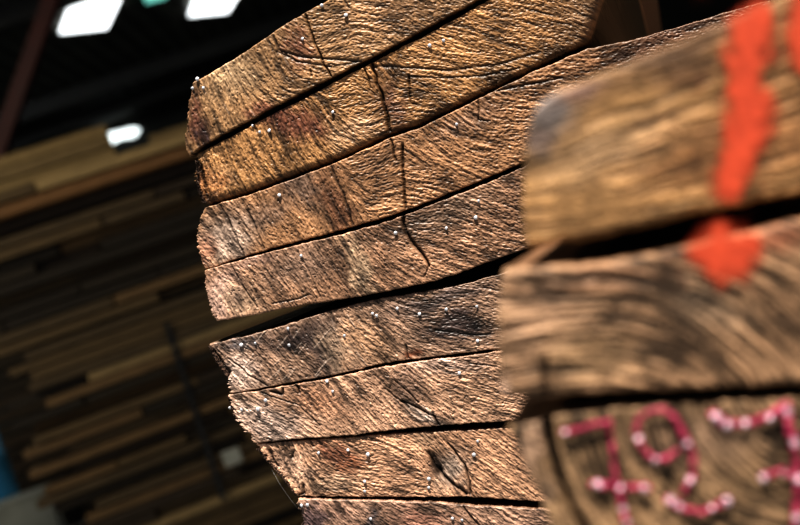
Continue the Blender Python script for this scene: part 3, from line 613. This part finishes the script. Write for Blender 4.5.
# two farther, higher piles whose tops show above the long stack
BY2 = 7.2
for (pxl, pxr, pyt, grp, word) in [(-120, 104, 119, 'boards of the pile behind, left of the daylight gap', 'left'), (146, 330, 128, 'boards of the pile behind, right of the daylight gap', 'right')]:
    pr = on_plane(pxr if word == 'left' else pxl, pyt, BY2, KB); s0 = on_plane(pxl, pyt, BY2, KB)[0] / BA[0]; s1 = on_plane(pxr, pyt, BY2, KB)[0] / BA[0]
    z = .036 + .078 * round((pr[2] - .075) / .078); row = 0
    while z > .02:
        s = s0
        while s < s1 - .05:
            L = min(rr.uniform(1.0, 2.4) if row < 7 else 9, s1 - s)
            c = Vector((BA[0] * (s + L / 2), BY2 + BA[1] * (s + L / 2), z)) + BN * (.2 + rr.uniform(0, .03))
            kd = 'tan' if row < 6 and rr.random() < .8 else ('mid' if row < 6 else 'dark')
            o = bevel_box('lumber_board', c, BA, BN, Z, L - .006, .22, .07, rr.choice(BG[kd]))
            tag(o, '%s board in the farther lumber pile %s of the bright daylight gap' % (NAME[kd], word), 'board', '%s %s' % (NAME[kd], grp)); s += L
        z -= .078; row += 1

# dark strap round the lower bundle
M_STRAP = noise_mat('black_strap', (.008, .008, .008), (.02, .02, .018), 30, rough=.4)
pa = on_plane(166, 322, BY - .012, KB); pb = on_plane(224, 500, BY - .012, KB)
sp = mesh_obj('strap', [Vector(pa) - BA * .012, Vector(pa) + BA * .012, Vector(pa) + BA * .012 + BN * .003, Vector(pa) - BA * .012 + BN * .003,
                       Vector(pb) - BA * .012, Vector(pb) + BA * .012, Vector(pb) + BA * .012 + BN * .003, Vector(pb) - BA * .012 + BN * .003],
              [(0, 1, 2, 3), (4, 7, 6, 5), (0, 4, 5, 1), (1, 5, 6, 2), (2, 6, 7, 3), (3, 7, 4, 0)], M_STRAP)
tag(sp, 'thin black strap running down over the lowest far lumber bundle', 'strap')
M_PAPER = noise_mat('paper_tag', (.26, .26, .22), (.38, .38, .33), 40, rough=.6)
p = Vector(on_plane(232, 457, BY - .02, KB)); o = bevel_box('paper_tag', p, BA, BN, Z, .085, .004, .075, M_PAPER, bev=.001)
tag(o, 'small pale square paper tag on the far lumber bundle, beside the black strap', 'tag')

# blue drum far to the left, and a pale pallet block
M_BLUE = noise_mat('blue_plastic', (.012, .08, .13), (.018, .11, .17), 3, rough=.4)
def lathe(name, c, prof, mat, n=40):
    V = []; F = []
    for (r, z) in prof:
        for i in range(n): a = 2 * PI * i / n; V.append((c[0] + r * math.cos(a), c[1] + r * math.sin(a), c[2] + z))
    for j in range(len(prof) - 1):
        for i in range(n): F.append((j * n + i, j * n + (i + 1) % n, (j + 1) * n + (i + 1) % n, (j + 1) * n + i))
    F.append(tuple(range(n))[::-1]); F.append(tuple(range((len(prof) - 1) * n, len(prof) * n)))
    return mesh_obj(name, V, F, mat, None, True)
bp_ = on_plane(-6, 430, 11.5, 0)
o = lathe('plastic_tank', (bp_[0], bp_[1], 0), [(.22, 0), (.26, .04), (.26, .4), (.275, .44), (.26, .48), (.26, 1.0), (.275, 1.04), (.26, 1.08), (.26, 1.5), (.22, 1.58), (.1, 1.6)], M_BLUE)
tag(o, 'tall narrow blue tank beyond the left end of the far lumber stack', 'tank')
M_BLK = noise_mat('pale_concrete_block', (.16, .165, .145), (.26, .27, .24), 5, rough=.8)
q1 = on_plane(-70, 500, 5.75, 0); q2 = on_plane(52, 492, 5.75, 0); top = q2[2] + .02
o = bevel_box('concrete_block', ((q1[0] + q2[0]) / 2, 5.95, top / 2), X, Y, Z, q2[0] - q1[0], .4, top, M_BLK, bev=.02)
tag(o, 'pale grey concrete block at the lower left, beside the far lumber stack', 'block')
# ------------------------------------------------------------------ light
def sun(rot_dir, e, ang, col):
    l = bpy.data.lights.new('sun', 'SUN'); l.energy = e; l.angle = math.radians(ang); l.color = col
    o = bpy.data.objects.new('sun', l); C.objects.link(o); o.rotation_euler = Vector(rot_dir).to_track_quat('-Z', 'Y').to_euler(); return o
sun((-.17, .36, -1.0), 7.6, 1.0, (1.0, .93, .84))
def area(loc, target, size, e, col):
    l = bpy.data.lights.new('area', 'AREA'); l.energy = e; l.size = size; l.color = col
    o = bpy.data.objects.new('area', l); C.objects.link(o); o.location = loc; o.rotation_euler = (Vector(target) - Vector(loc)).to_track_quat('-Z', 'Y').to_euler()
area((-3.5, 2.6, 4.6), (-1.3, 5.2, 2.2), 1.2, 75, (1.0, .90, .70))  # added fill light to brighten the far lumber, no fixture modelled
area((-7.5, 9.5, 5.0), (-5.5, 13, 0), 1.5, 260, (.9, .97, 1.0))  # added fill light to lift the grey floor beyond the stacks
w = bpy.data.worlds.new('world'); bpy.context.scene.world = w; w.use_nodes = True
w.node_tree.nodes['Background'].inputs['Color'].default_value = (.62, .70, .85, 1); w.node_tree.nodes['Background'].inputs['Strength'].default_value = .25
sc = bpy.context.scene
sc.view_settings.view_transform = 'Standard'; sc.view_settings.look = 'None'; sc.view_settings.exposure = 0
try: sc.view_settings.look = 'High Contrast'
except Exception:
    try: sc.view_settings.look = 'Medium High Contrast'
    except Exception: pass
print('LOOK', sc.view_settings.look)
# lowest points of both stacks decide the trestle heights
def stack_low(os_):
    zz_ = []
    for o_ in os_:
        a_ = np.empty(len(o_.data.vertices) * 3, np.float32); o_.data.vertices.foreach_get('co', a_); zz_.append(a_.reshape(-1, 3))
    return np.concatenate(zz_)
A = stack_low([boards[8][0]]); lo = A[:, 2].min(); c_ = A.mean(0)
for dd, wd in ((.5, 'nearer'), (1.8, 'farther')):
    pp = np.array([A[:, 0].min() * .5 + A[:, 0].max() * .5, 0, 0]); pm = on_plane(440, 560, DM, KM) + AX * dd
    trestle('timber_trestle', pm, lo - .002, .30, '%s rough timber trestle standing under the sharp board stack' % wd)
